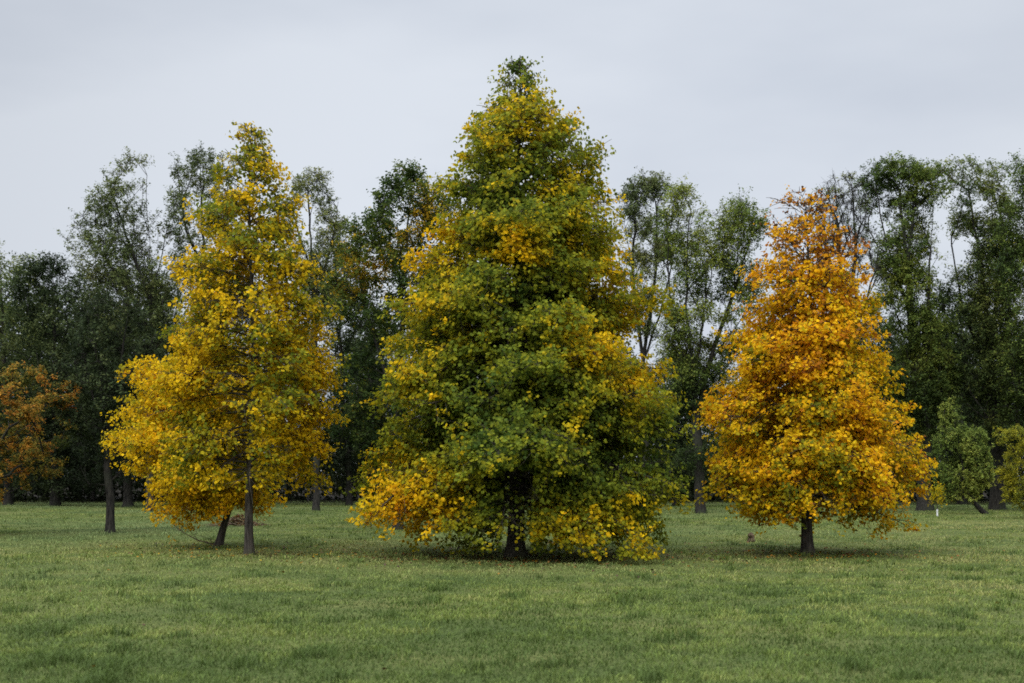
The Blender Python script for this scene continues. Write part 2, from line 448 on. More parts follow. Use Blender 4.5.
def wood_tree(name, label, px, d, rows, N, clump, per, leaf, tints, seed, stems=None, r0=.28, rtip=.012, gap=.40, gapscale=.55,
              group=None, cat='tree', depth=.8, mat=None, bark=None, flat=.8, asc=.45, lift=0.0, skip_leaf=0.0, nscale=.35):
    """rows: crown outline (row, left, right); clumps of leaves fill it, branches grow to every clump."""
    rng = np.random.default_rng(seed)
    X0, Y0 = px_x(px, d), d
    root = empty(name, (X0, Y0, gz(X0, Y0) - .03)); tag(root, label, cat, group)
    r = np.array(rows, float); z = px_z(r[:, 0], d); xl = px_x(r[:, 1], d) - X0; xr = px_x(r[:, 2], d) - X0
    o = np.argsort(z); z, xl, xr = z[o], xl[o], xr[o]
    cl = []
    tries = 0
    while len(cl) < N and tries < N * 30:
        tries += 1
        h = rng.uniform(z[0], z[-1])
        a, b = np.interp(h, z, xl), np.interp(h, z, xr)
        wmax = (xr - xl).max()
        if rng.random() > ((b - a) / wmax) ** 1.2 + .05: continue
        ww = (b - a) / 2; cx = (a + b) / 2
        th = rng.uniform(0, 2 * PI); rr = rng.uniform(0, 1) ** .42
        p = np.array([cx + ww * rr * math.cos(th), depth * max(ww, .35 * wmax / 2) * rr * math.sin(th), h])
        if fbm(p[None] * gapscale + seed * 1.7, seed, 2)[0] < gap: continue
        cl.append(p)
    cl = np.array(cl)
    if stems is None:
        zt = z[-1] - .12 * (z[-1] - z[0])
        cx = np.interp(zt, z, (xl + xr) / 2)
        stems = [[(0, 0, -.1), (0, 0, max(1.5, z[0] * .8)), (cx * .5, 0, .55 * zt), (cx, 0, zt)]]
    else:
        st2 = []
        for k, s in enumerate(stems):
            pts = [(px_x(q[0], d) - X0, (0 if len(q) < 3 else q[2]), px_z(q[1], d)) for q in s]
            if k == 0: pts = [(0, 0, -.1)] + pts
            st2.append(pts)
        stems = st2
    pos, par, cnt, rad = grow(stems, cl, rng, r0, rtip, asc)
    w = wood_from(pos, par, cnt, rad)
    ns = 9
    sp = rng.normal(size=(len(cl), ns, 3)).clip(-1.6, 1.6) * np.array([1, 1, flat]) * clump * .8
    if d < 83:
        B_ = (cl[:, None, :] + sp).reshape(-1, 3); w.twigs(np.repeat(cl, ns, 0) - np.array([0, 0, .08]), B_, .0075)
    link('trunk', w.mesh(name + '_wood', bark or M_DARKBARK), root)
    nleaf = np.maximum(0, (per * rng.choice([.5, .8, 1.0, 1.3], len(cl)) * (rng.random(len(cl)) >= skip_leaf))).astype(int)
    nleaf = (nleaf * 2.1).astype(int); idx = np.repeat(np.arange(len(cl)), nleaf); m = len(idx)
    if m:
        # every clump is a handful of short sprigs, so its edge stays ragged
        which = rng.integers(0, ns, m)
        P = cl[idx] + sp[idx, which] * rng.uniform(.6, 1.12, m)[:, None] + rng.normal(size=(m, 3)).clip(-1.7, 1.7) * clump * .20
        P[:, 2] = np.maximum(P[:, 2], .25)
        out = unit(P - cl[idx])
        nr = np.array([0, 0, .8]) + out * .35 + rng.normal(size=(m, 3)) * .5
        T = tints
        v = fbm(P * nscale + seed, seed + 3, 2) * 1.5 - .25 + .16 * rng.normal(size=m) + .12 * rng.normal(size=len(cl))[idx]
        if z[-1] > 12: v -= .42 * np.clip(1 - P[:, 2] / (.62 * z[-1]), 0, 1)      # shade low in the crown, put into the leaf colour
        c = ramp(v, T) * (np.interp(P[:, 2], [0, .35 * z[-1], .7 * z[-1]], [.56, .70, 1.06])[:, None] if z[-1] > 12 else 1.0) * (1 + .2 * rng.normal(size=(m, 1))).clip(.4, 1.7)  # height factor paints the dim lower crown into the tint
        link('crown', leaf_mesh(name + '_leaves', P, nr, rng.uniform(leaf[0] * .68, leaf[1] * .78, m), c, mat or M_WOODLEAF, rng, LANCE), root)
    return root, m

# tints of the wood
T_SPARSE = [np.array(c) * np.array([1.55, 1.5, 1.1]) for c in ((.035, .050, .024), (.062, .082, .038), (.100, .120, .052), (.135, .140, .060))]
T_DARK = [np.array(c) * np.array([1.35, 1.3, .98]) for c in ((.014, .022, .013), (.025, .038, .020), (.040, .056, .026), (.062, .076, .034))]
T_GREEN = [np.array(c) * np.array([2.0, 1.68, 1.1]) for c in ((.022, .042, .018), (.045, .078, .026), (.075, .115, .032), (.125, .155, .040))]
T_SPECK0 = [np.array(c) * np.array([1.40, 1.35, 1.11]) for c in ((.018, .036, .012), (.040, .066, .018), (.075, .100, .020), (.16, .16, .02), (.40, .25, .018))]
T_SPECK = [T_SPECK0[0], T_SPECK0[1], T_SPECK0[1], T_SPECK0[2], T_SPECK0[2] * .6 + T_SPECK0[3] * .4, T_SPECK0[4]]
T_ORANGE = [np.array(c) * 1.3 for c in ((.045, .060, .015), (.08, .085, .018), (.14, .120, .020), (.26, .150, .022), (.37, .170, .022), (.32, .120, .022))]
T_YELLOWG = [np.array(c) * np.array([1.25, 1.4, .9]) for c in ((.045, .060, .018), (.095, .110, .026), (.20, .18, .030), (.32, .25, .03))]
T_SMALL = [np.array(c) * np.array([2.0, 1.85, 1.05]) for c in ((.050, .080, .030), (.085, .120, .042), (.13, .155, .050), (.18, .19, .06))]
T_OLIVE = [np.array(c) * np.array([1.75, 1.75, 1.3]) for c in ((.025, .040, .018), (.050, .070, .026), (.085, .100, .032), (.13, .135, .04))]

def W(*a, **k):
    counts[len(counts)] = wood_tree(*a, **k)[1]

# middle distance
W('woodland_tree', 'dark sparse tree with straight bare trunk left of the low spreading yellow tree', 110, 44.0,
  [(285, 105, 135), (310, 80, 155), (350, 62, 172), (390, 55, 178), (430, 70, 170), (462, 88, 150)], 190, .30, 60, (.09, .16), T_DARK, 201,
  stems=[[(110, 470), (106, 430), (118, 380), (128, 310)], [(108, 440), (92, 390), (80, 340)], [(112, 410), (135, 370), (155, 335)]], r0=.19, gap=.42)
W('woodland_tree', 'russet orange leaved tree reaching into the frame at the left edge', -28, 43.0,
  [(364, -40, 45), (380, -90, 66), (405, -110, 72), (430, -120, 66), (455, -120, 78), (480, -105, 60), (498, -80, 12)], 190, .26, 85, (.08, .15), T_ORANGE, 203, nscale=1.1,
  stems=[[(-28, 480), (-30, 430), (-20, 378)], [(-28, 490), (0, 478), (25, 462), (50, 450)], [(-28, 470), (5, 430), (40, 400)]], r0=.22, gap=.36, mat=M_LEAF, flat=.5, asc=.1)
W('woodland_tree', 'green tree speckled with yellow leaves between the slender golden tree and the tallest tree', 398, 47.0,
  [(158, 408, 424), (174, 388, 440), (200, 356, 452), (225, 342, 470), (260, 334, 470), (300, 328, 470), (340, 326, 465), (380, 328, 455), (420, 330, 440), (450, 345, 430)],
  330, .34, 82, (.10, .18), T_SPECK, 207, stems=[[(398, 500), (396, 400), (402, 300), (412, 190)], [(396, 400), (372, 330), (352, 250)], [(400, 330), (430, 270), (445, 220)]],
  r0=.24, gap=.43, mat=M_LEAF, nscale=.8)
W('woodland_tree', 'tall two stemmed green tree standing alone left of the orange gold tree', 701, 71.0,
  [(184, 676, 712), (196, 662, 742), (212, 660, 764), (240, 660, 768), (275, 662, 766), (310, 665, 758), (345, 664, 745), (380, 668, 730), (420, 668, 728), (465, 672, 722)],
  560, .46, 54, (.11, .20), T_GREEN, 211, stems=[[(699, 470), (696, 420), (690, 350), (686, 280), (690, 205)], [(697, 420), (712, 350), (735, 290), (757, 215)],
  [(692, 370), (672, 330), (668, 250)], [(694, 390), (705, 300), (722, 215)]], r0=.36, gap=.46, asc=.9)
W('woodland_tree', 'thin tall leafy tree directly beside the right edge of the tallest tree', 645, 79.0,
  [(175, 638, 660), (188, 622, 674), (215, 612, 682), (250, 620, 684), (290, 626, 682), (335, 632, 676)], 260, .36, 46, (.11, .20), T_SPARSE, 213,
  stems=[[(646, 440), (642, 360), (655, 290), (658, 195)], [(644, 360), (668, 290), (678, 225)], [(645, 370), (632, 280), (636, 200)]], r0=.26, gap=.45, asc=.9)
# tall sparse trees of the left skyline
W('woodland_tree', 'tall airy tree on the left skyline with wide side branches and open crown', 150, 72.0,
  [(157, 128, 158), (172, 108, 166), (195, 92, 176), (220, 78, 182), (240, 66, 182), (262, 76, 184), (300, 96, 190), (345, 108, 190)], 430, .34, 38, (.11, .19), T_SPARSE, 217,
  stems=[[(150, 440), (152, 330), (149, 250), (146, 175)], [(150, 330), (118, 270), (82, 232)], [(150, 300), (128, 240), (112, 190)], [(151, 300), (166, 240), (172, 200)]], r0=.28, gap=.45, asc=.7)
W('woodland_tree', 'tall airy tree whose top shows just left of the slender golden crown', 208, 75.0,
  [(147, 190, 222), (160, 176, 236), (185, 170, 242), (225, 172, 240), (290, 176, 240)], 200, .34, 40, (.11, .19), T_SPARSE, 219,
  stems=[[(208, 420), (206, 300), (200, 170)], [(207, 300), (225, 230), (228, 170)], [(207, 280), (184, 220), (178, 175)]], r0=.26, gap=.44, asc=.8)
W('woodland_tree', 'tall airy tree whose top shows just right of the slender golden crown', 316, 76.0,
  [(167, 300, 322), (182, 288, 338), (215, 278, 346), (255, 284, 348), (310, 290, 344)], 200, .35, 44, (.11, .19), T_SPARSE, 223,
  stems=[[(316, 420), (314, 300), (308, 185)], [(315, 300), (334, 240), (338, 200)], [(315, 280), (294, 220), (292, 195)]], r0=.26, gap=.43, asc=.8)
# bare tree and the tall row on the right
W('bare_tree', 'nearly leafless twiggy tree rising behind the top of the orange gold tree', 846, 70.0,
  [(172, 832, 850), (184, 820, 862), (215, 816, 872), (265, 822, 882), (330, 828, 884)], 520, .28, 20, (.10, .16), T_SPARSE, 227,
  stems=[[(846, 440), (845, 330), (838, 250), (836, 185)], [(845, 320), (858, 250), (852, 180)], [(846, 340), (872, 290), (880, 240)], [(845, 300), (826, 250), (822, 200)]],
  r0=.40, rtip=.016, gap=.30, asc=1.4, skip_leaf=.82)
W('woodland_tree', 'tall green tree with several steep dark stems right of the leafless tree', 925, 75.0,
  [(161, 872, 908), (166, 866, 930), (176, 862, 946), (200, 862, 948), (240, 866, 946), (280, 882, 942), (320, 882, 950), (360, 878, 955), (400, 878, 955), (440, 882, 948)], 620, .42, 66, (.12, .21), T_GREEN, 229,
  stems=[[(925, 440), (920, 370), (912, 300), (905, 235), (896, 180)], [(920, 370), (928, 300), (932, 220)], [(916, 330), (888, 250), (876, 190)], [(922, 390), (905, 310), (915, 190)]], r0=.56, gapscale=.7, gap=.46, asc=.9)
W('woodland_tree', 'tallest green tree in the right hand row with yellowish top', 997, 77.0,
  [(163, 945, 985), (169, 928, 1006), (200, 934, 1012), (250, 950, 1014), (300, 930, 1018), (350, 922, 1030), (400, 925, 1042), (440, 935, 1042)], 640, .44, 66, (.12, .21), T_OLIVE, 233,
  stems=[[(997, 440), (992, 360), (985, 300), (975, 230), (968, 180)], [(994, 380), (962, 310), (952, 240)], [(990, 340), (1004, 270), (1000, 190)]], r0=.56, gapscale=.7, gap=.45, asc=.8)
W('woodland_tree', 'tall dark green tree cut off by the right edge', 1046, 73.0,
  [(162, 1012, 1050), (178, 1003, 1070), (220, 1004, 1088), (300, 1000, 1095), (400, 1002, 1095), (450, 1012, 1085)], 560, .54, 60, (.12, .21), T_GREEN, 239, r0=.40, gap=.42, asc=.8)
W('woodland_tree', 'yellow green tree glimpsed behind the two right hand tall trees', 1000, 96.0,
  [(235, 985, 1035), (280, 975, 1050), (340, 970, 1050), (400, 970, 1045)], 170, .5, 60, (.16, .26), T_YELLOWG, 241, r0=.3, gap=.38)
# dark trees of the wood's edge
W('woodland_tree', 'dark wood tree with paler olive top at the far left edge', 8, 90.0,
  [(243, -6, 20), (256, -30, 34), (290, -48, 46), (350, -60, 56), (430, -60, 60), (480, -40, 50)], 300, .55, 62, (.15, .25), T_OLIVE, 251, r0=.4, gap=.33)
W('woodland_tree', 'dense dark green tree second from the left on the skyline', 55, 85.0,
  [(254, 40, 62), (266, 20, 86), (300, 8, 102), (360, 0, 112), (440, 0, 112), (488, 10, 100)], 420, .55, 66, (.15, .25), T_DARK, 253, r0=.42, gap=.28)
W('woodland_tree', 'dense dark tree filling the gap under the airy left tree', 128, 82.0,
  [(266, 105, 150), (288, 84, 168), (340, 74, 184), (420, 72, 190), (486, 80, 180)], 420, .55, 66, (.15, .25), T_DARK, 257, r0=.4, gap=.30)
W('woodland_tree', 'dark tree behind the trunk of the slender golden tree', 225, 92.0,
  [(270, 190, 260), (320, 170, 285), (400, 165, 295), (485, 175, 285)], 300, .55, 62, (.15, .25), T_DARK, 259, r0=.4, gap=.30)
W('woodland_tree', 'dark green tree with slim black trunk left of the tallest tree', 349, 90.0,
  [(228, 322, 350), (255, 302, 368), (320, 298, 385), (400, 296, 395), (470, 304, 385)], 400, .52, 66, (.15, .25), T_DARK, 261, r0=.28, gap=.32)
W('woodland_tree', 'squat dark bluish tree behind the lone two stemmed tree', 676, 86.0,
  [(352, 655, 690), (372, 640, 722), (410, 632, 732), (450, 630, 735), (488, 636, 728)], 380, .52, 66, (.14, .24), T_DARK, 263, r0=.3, gap=.24)
W('woodland_tree', 'dark tree behind the right flank of the orange gold tree', 878, 92.0,
  [(318, 862, 895), (345, 845, 912), (400, 838, 918), (450, 838, 915), (482, 845, 908)], 260, .5, 62, (.15, .25), T_DARK, 265, r0=.36, gap=.30)
W('woodland_tree', 'dark spreading tree behind the leaning trunk tree on the right', 962, 94.0,
  [(300, 940, 985), (340, 915, 1005), (400, 905, 1015), (450, 905, 1015), (484, 915, 1005)], 300, .52, 62, (.15, .25), T_DARK, 267, r0=.4, gap=.30)
# small trees at the right
W('small_tree', 'small olive tree with two pointed tops and a leaning trunk on the right', 988, 66.0,
  [(404, 944, 949), (416, 941, 957), (430, 938, 982), (450, 932, 990), (470, 932, 994), (486, 936, 988), (496, 946, 980)], 260, .19, 70, (.08, .14), T_SMALL, 271,
  stems=[[(983, 512), (973, 502), (964, 480), (955, 430)], [(968, 488), (972, 450), (975, 425)]], r0=.15, gap=.36, asc=.9, flat=1.3)
W('shrub', 'yellow green shrub at the right edge of the meadow', 1026, 58.0,
  [(425, 1010, 1030), (440, 990, 1050), (455, 1006, 1060), (470, 1000, 1062), (490, 1002, 1062), (512, 1008, 1055)], 110, .24, 80, (.07, .13), T_YELLOWG, 273, r0=.09, gap=.36, cat='shrub', mat=M_LEAF)

# staked sapling with pale guard
sx, sd = px_x(937, 62.0), 62.0
rt = empty('sapling', (sx, sd, gz(sx, sd) - .02)); tag(rt, 'tiny yellow sapling with a white trunk guard beside the leaning trunk tree', 'sapling')
rng = np.random.default_rng(77)
w = Wood(); w.tube([(0, 0, -.05), (.02, 0, .4), (.01, .02, .9), (0, 0, 1.3)], [.022, .018, .012, .004], 6)
P = []
for k in range(14):
    h = .42 + .055 * k; a = k * 2.4; l = .26 * (1 - .5 * k / 14)
    e = np.array([l * math.cos(a), l * math.sin(a), h + .18])
    w.tube([(0, 0, h), e * np.array([.6, .6, 1]) - np.array([0, 0, .05]), e], [.006, .004, .002], 3)
    P.append(e + rng.normal(size=(34, 3)) * np.array([.10, .10, .08]))
P = np.concatenate(P)
link('trunk', w.mesh('sapling_wood', M_BARK), rt)
link('crown', leaf_mesh('sapling_leaves', P, rng.normal(size=P.shape) * .5 + [0, 0, .7], rng.uniform(.06, .11, len(P)),
                        ramp(rng.random(len(P)), [LIME * .7, LIME, YEL * .5 + LIME * .5, YEL]), M_LEAF, rng, LANCE), rt)
w = Wood(); w.tube([(.008, 0, .02), (.010, 0, .18), (.014, 0, .33)], [.040, .038, .040], 10)
link('trunk_guard', w.mesh('guard', M_GUARD), rt)

# tree stump, fallen branch, brush mound
def stump(px, d, r, h, label, seed):
    rng = np.random.default_rng(seed); x = px_x(px, d)
    w = Wood(); n = 7
    hs = np.linspace(-.05, h, n)
    w.tube([(0.02 * rng.normal() , .02 * rng.normal(), q) for q in hs], [r * (1 + .5 * math.exp(-max(q, 0) / .1)) for q in hs], 14)
    w.tube([(0, 0, h - .002), (0, 0, h + .012), (0, 0, h + .02)], [r * .985, r * .9, .002], 14)
    for k in range(5):
        a = k * 1.3 + rng.random(); e = r * rng.uniform(1.6, 2.3)
        w.tube([(r * .6 * math.cos(a), r * .6 * math.sin(a), .12), (e * .75 * math.cos(a), e * .75 * math.sin(a), .03), (e * math.cos(a), e * math.sin(a), -.04)], [r * .34, r * .22, r * .1], 6)
    o = link('tree_stump', w.mesh('stump', M_DEADWOOD)); o.location = (x, d, gz(x, d)); tag(o, label, 'stump')
stump(751, 38.6, .075, .20, 'short brown stump on the grass below the orange gold tree', 5)

bx, bd = px_x(198, 37.0), 37.0
w = Wood(); rng = np.random.default_rng(19)
main = np.array([(-.75, .1, .62), (-.4, .05, .34), (0, 0, .14), (.45, -.05, .03), (.8, -.1, .02)])
w.tube(main, [.006, .010, .016, .020, .022], 5)
for k in range(9):
    a = main[1 + k % 3] + rng.normal(size=3) * .03
    w.tube([a, a + np.array([rng.uniform(-.3, .1), rng.normal() * .2, .12]), a + np.array([rng.uniform(-.5, .0), rng.normal() * .35, rng.uniform(.1, .4)])], [.008, .006, .003], 4)
o = link('fallen_branch', w.mesh('fallen_branch', M_DEADWOOD)); o.location = (bx, bd, gz(bx, bd)); tag(o, 'thin bare fallen branch on the grass left of the short leaning trunk', 'branch')

# brush heap of dead sticks and brown leaves behind the slender tree
hx, hd = px_x(240, 50.0), 50.0
rt = empty('brush_heap', (hx, hd, gz(hx, hd))); tag(rt, 'low brown heap of brushwood behind the slender golden trunk', 'brush heap')
rng = np.random.default_rng(29); w = Wood()
for k in range(46):
    a = rng.uniform(0, PI); c = rng.normal(size=2) * .35; l = rng.uniform(.3, .8); h = max(.05, .42 - .45 * np.hypot(*c)) * rng.random()
    w.tube([(c[0] - l * math.cos(a), c[1] - l * math.sin(a), h * .6), (c[0], c[1], h + .06), (c[0] + l * math.cos(a), c[1] + l * math.sin(a), h * .5)], [.008, .014, .006], 4)
link('sticks', w.mesh('sticks', M_DEADWOOD), rt)
n = 900; P = rng.normal(size=(n, 3)) * np.array([.45, .4, 0]); P[:, 2] = np.maximum(.02, .42 * np.exp(-(P[:, 0] ** 2 + P[:, 1] ** 2) / .28)) * rng.random(n) ** .4
link('dead_leaves', leaf_mesh('dead_leaves', P, rng.normal(size=(n, 3)) * .5 + [0, 0, 1], rng.uniform(.07, .13, n), ramp(rng.random(n), [BROWN * .6, BROWN, RUST * .7]), M_LITTER, rng), rt)

# ------------------------------------------------------------------ far wood behind, one unbroken mass
rng = np.random.default_rng(303)
cl = []; w = Wood()
for k in range(86):
    d = rng.uniform(100, 122); px = rng.uniform(-330, 1350); x = px_x(px, d)
    low = 625 < px < 740
    top = np.interp(px, [-330, 0, 200, 360, 500, 620, 640, 735, 760, 880, 1000, 1350], [290, 300, 330, 330, 330, 360, 402, 402, 370, 345, 320, 300]) + rng.normal() * 12
    H = px_z(top, d); r = rng.uniform(2.2, 3.6)
    w.tube([(x, d, -.2), (x + .1 * rng.normal(), d, H * .3), (x + .4 * rng.normal(), d, H * .75)], [rng.uniform(.18, .34), .17, .04], 7)
    m = int(8 * H)
    h = rng.uniform(.12, 1, m) * H
    rr = r * np.sqrt(np.clip(1.05 - ((h / H - .45) / .62) ** 2, .05, 1)) * rng.uniform(0, 1, m) ** .45
    a = rng.uniform(0, 2 * PI, m)
    cl.append(np.stack([x + rr * np.cos(a), d + rr * np.sin(a), h], 1))
m = 4600                                                     # low scrub at the foot of the wood
d = rng.uniform(99, 118, m); px = rng.uniform(-330, 1350, m)
cl.append(np.stack([px_x(px, 1) * d, d, rng.uniform(.15, 6.2, m) * (.5 + .8 * vnoise(np.stack([px * .013, d * .02, d * 0], 1), 7))], 1))
cl = np.concatenate(cl)
per = 34; idx = np.repeat(np.arange(len(cl)), per); n = len(idx)
P = cl[idx] + rng.normal(size=(n, 3)) * np.array([.62, .62, .45]); P[:, 2] = np.maximum(P[:, 2], .1)
c = np.interp(P[:, 2], [0, 5, 9], [.30, .5, 1.0])[:, None] * ramp(fbm(P * .25, 61, 2) * 1.4 - .2 + .15 * rng.normal(size=n), T_DARK) * (1 + .2 * rng.normal(size=(n, 1))).clip(.4, 1.6)  # low leaves darkened: the wood's inner shade painted into their colour
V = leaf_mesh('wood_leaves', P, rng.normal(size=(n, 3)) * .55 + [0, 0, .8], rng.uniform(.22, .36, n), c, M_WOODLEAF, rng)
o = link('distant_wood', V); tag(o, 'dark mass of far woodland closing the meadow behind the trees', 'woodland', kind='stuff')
o2 = link('trunks', w.mesh('wood_trunks', M_DARKBARK), o); o2['kind'] = 'stuff'
counts['wood'] = n

# ------------------------------------------------------------------ ground sheet
def spread(lim, near, n1, n2):
    a = np.linspace(0, near, n1); b = near * (lim / near) ** (np.linspace(0, 1, n2)[1:])
    return np.concatenate([a, b])
gx = spread(2500, 45, 110, 40); gx = np.concatenate([-gx[::-1][:-1], gx])
gy = np.concatenate([-spread(600, 12, 10, 12)[::-1][:-1], np.linspace(0, 70, 175), 70 * (2500 / 70) ** (np.linspace(0, 1, 60)[1:])])
XX, YY = np.meshgrid(gx, gy)
V = np.stack([XX.ravel(), YY.ravel(), ground_z(XX.ravel(), YY.ravel())], 1)
nx, ny = len(gx), len(gy)
I = (np.arange(ny - 1)[:, None] * nx + np.arange(nx - 1)[None, :]).ravel()
Q = np.stack([I, I + 1, I + nx + 1, I + nx], 1)

m, nt, out = new_mat('meadow_soil')
N = nt.nodes.new; L = nt.links.new
tc = N('ShaderNodeTexCoord')
def noise(scale, det, vec=None, rough=.55):
    n_ = N('ShaderNodeTexNoise'); n_.inputs['Scale'].default_value = scale; n_.inputs['Detail'].default_value = det
    n_.inputs['Roughness'].default_value = rough
    L(vec or tc.outputs['Object'], n_.inputs['Vector']); return n_
def rampn(src, stops):
    r_ = N('ShaderNodeValToRGB'); e = r_.color_ramp.elements
    e[0].position, e[0].color = stops[0][0], (*stops[0][1], 1); e[1].position, e[1].color = stops[-1][0], (*stops[-1][1], 1)
    for p_, c_ in stops[1:-1]:
        q_ = e.new(p_); q_.color = (*c_, 1)
    L(src.outputs['Fac'], r_.inputs['Fac']); return r_
nA = noise(.35, 5); nB = noise(14, 5)
rA = rampn(nA, [(.30, (.055, .082, .022)), (.5, (.098, .12, .035)), (.7, (.15, .155, .05))])
rB = rampn(nB, [(.3, (.45, .45, .45)), (.7, (1.25, 1.25, 1.2))])
mx = N('ShaderNodeMix'); mx.data_type = 'RGBA'; mx.blend_type = 'MULTIPLY'; mx.inputs['Factor'].default_value = 1
L(rA.outputs['Color'], mx.inputs['A']); L(rB.outputs['Color'], mx.inputs['B'])
pb = N('ShaderNodeBsdfPrincipled'); pb.inputs['Roughness'].default_value = .95; pb.inputs['Specular IOR Level'].default_value = .1
# dark leaf mould on the floor of the wood beyond the meadow
sx_ = N('ShaderNodeSeparateXYZ'); L(tc.outputs['Object'], sx_.inputs[0])
ad = N('ShaderNodeMath'); ad.operation = 'MULTIPLY_ADD'; L(nA.outputs['Fac'], ad.inputs[0]); ad.inputs[1].default_value = 14; L(sx_.outputs['Y'], ad.inputs[2])
fr = N('ShaderNodeMapRange'); fr.inputs['From Min'].default_value = 99; fr.inputs['From Max'].default_value = 106; L(ad.outputs[0], fr.inputs['Value'])
fm = N('ShaderNodeMix'); fm.data_type = 'RGBA'; fm.inputs['B'].default_value = (.016, .013, .008, 1)
L(fr.outputs['Result'], fm.inputs['Factor']); L(mx.outputs['Result'], fm.inputs['A']); L(fm.outputs['Result'], pb.inputs['Base Color'])
bp = N('ShaderNodeBump'); bp.inputs['Strength'].default_value = .7; bp.inputs['Distance'].default_value = .05
L(nB.outputs['Fac'], bp.inputs['Height']); L(bp.outputs['Normal'], pb.inputs['Normal']); L(pb.outputs[0], out.inputs[0])
g = link('ground', make_mesh('ground', V, Q.ravel(), np.arange(len(Q)) * 4, np.full(len(Q), 4), m, smooth=True))
tag(g, kind='structure')

# ------------------------------------------------------------------ grass, one uncountable sward
rng = np.random.default_rng(404)
NB = 640000
d0, d1 = 8.0, 104.0
dd = d0 * (d1 / d0) ** (rng.random(NB) ** .92)
aa = rng.uniform(-.60, .60, NB)
x = aa * dd + rng.normal(size=NB) * .1; y = dd
clump = fbm(xyz2(x, y, 1.5), 15, 3); patch = fbm(xyz2(x, y * .8, .55), 25, 3); wide = fbm(xyz2(x, y * .6, .10), 35, 3)
tuft = np.clip((fbm(np.stack([x * 2.6, y * 1.5, 0 * x], 1), 55, 2) - .67) * 12, 0, 1)
keep = rng.random(NB) < (.35 + 1.1 * clump)
x, y, dd, clump, patch, wide, tuft = (q[keep] for q in (x, y, dd, clump, patch, wide, tuft)); NB = len(x)
fine = fbm(xyz2(x, y * .8, 3.1), 65, 2)
h = (.022 + .055 * clump ** 1.3 + .035 * fine + .04 * np.clip(patch - .5, 0, 1) + .10 * tuft) * .70 * rng.uniform(.6, 1.35, NB)
wd = (.0045 + .00030 * dd) * rng.uniform(.7, 1.4, NB)
for px_, d_, r_ in ((518, 31, .55), (252, 31, .4), (808, 32.6, .45), (218, 35.5, .45), (110, 44, .6), (701, 71, 1.0)):
    h *= 1 + 1.3 * np.exp(-((x - px_x(px_, d_)) ** 2 + (y - d_) ** 2) / r_ ** 2)     # unmown round the trunks
base = np.stack([x, y, ground_z(x, y) - .004], 1)
az = rng.uniform(0, 2 * PI, NB); side = np.stack([np.cos(az), np.sin(az), 0 * az], 1)
ln = rng.normal(size=(NB, 2)) * .5 + np.array([.07, -.05]); lean = np.concatenate([ln, np.zeros((NB, 1))], 1) * h[:, None]
up = np.array([0, 0, 1.0])
b0 = base - side * wd[:, None] * .5; b1 = base + side * wd[:, None] * .5
midp = base + up * h[:, None] * .62 + lean * .42
m0 = midp - side * wd[:, None] * .36; m1 = midp + side * wd[:, None] * .36
tip = base + up * h[:, None] * rng.uniform(.72, 1.0, NB)[:, None] + lean * 1.25
V = np.stack([b0, b1, m1, m0, tip], 1).reshape(-1, 3)
k5 = np.arange(NB)[:, None] * 5
loops = np.concatenate([k5 + np.array([[0, 1, 2, 3]]), k5 + np.array([[3, 2, 4]])], 1).ravel()
tot = np.tile([4, 3], NB); st = np.concatenate([[0], np.cumsum(tot)[:-1]])
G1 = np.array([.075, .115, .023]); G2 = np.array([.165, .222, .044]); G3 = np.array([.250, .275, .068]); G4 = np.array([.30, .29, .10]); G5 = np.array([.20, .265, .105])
v = .43 + 1.05 * (patch - .5) + 1.25 * (wide - .5) + .75 * (clump - .5) - .12 * np.clip((y - 60) / 25, 0, 1) + 1.0 * (fine - .5) + .15 * rng.normal(size=NB) - .18 * np.clip((15.5 - y) / 4, 0, 1) - .55 * tuft  # distance term paints the wood's shade into the far grass colour
v += .30 * np.exp(-((y - 47) / 11) ** 2) * np.clip((x - 5) / 7, 0, 1) + .08 * np.exp(-((y - 24) / 6) ** 2)
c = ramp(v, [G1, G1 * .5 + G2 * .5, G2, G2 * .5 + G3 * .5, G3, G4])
dew = np.clip((fbm(xyz2(x, y * .7, .16), 95, 2) - .42) * 3.2, 0, 1)[:, None] * np.clip((y[:, None] - 14) / 25, 0.15, 1) * .75
c = c * (1 - dew) + G5 * dew
c *= (1 + .15 * rng.normal(size=(NB, 1))).clip(.35, 1.7)
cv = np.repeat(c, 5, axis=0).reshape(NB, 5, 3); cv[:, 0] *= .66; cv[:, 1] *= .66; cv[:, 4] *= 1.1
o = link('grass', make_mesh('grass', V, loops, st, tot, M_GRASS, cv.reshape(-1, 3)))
tag(o, 'short uneven meadow grass, dewy and tufted, covering the open ground', 'grass', kind='stuff')

# ------------------------------------------------------------------ fallen leaves
rng = np.random.default_rng(505)
P = []; C = []
for px, d, r, n, pal in ((518, 31.0, 3.0, 1700, [BROWN * .7, BROWN, BROWN * 1.3, RUST * .8, ORA * .5, GOLD * .6]), (252, 31.0, 2.0, 350, [BROWN * .8, BROWN, GOLD * .8, YEL * .9]),
                         (808, 32.6, 2.2, 550, [BROWN * .8, BROWN, RUST, ORA * .8, GOLD * .8]), (218, 35.5, 1.8, 200, [BROWN * .8, BROWN, GOLD * .8, YEL * .8])):
    X = px_x(px, d) + rng.normal(size=n) * r * .75; Y = d + rng.normal(size=n) * r * .75
    P.append(np.stack([X, Y, ground_z(X, Y) + rng.uniform(.015, .07, n)], 1)); C.append(ramp(rng.random(n), pal))
n = 45
Y = rng.uniform(11, 48, n); X = rng.uniform(-.42, .42, n) * Y
P.append(np.stack([X, Y, ground_z(X, Y) + rng.uniform(.02, .06, n)], 1)); C.append(ramp(rng.random(n), [BROWN, BROWN * 1.5, RUST, GOLD * .6]))
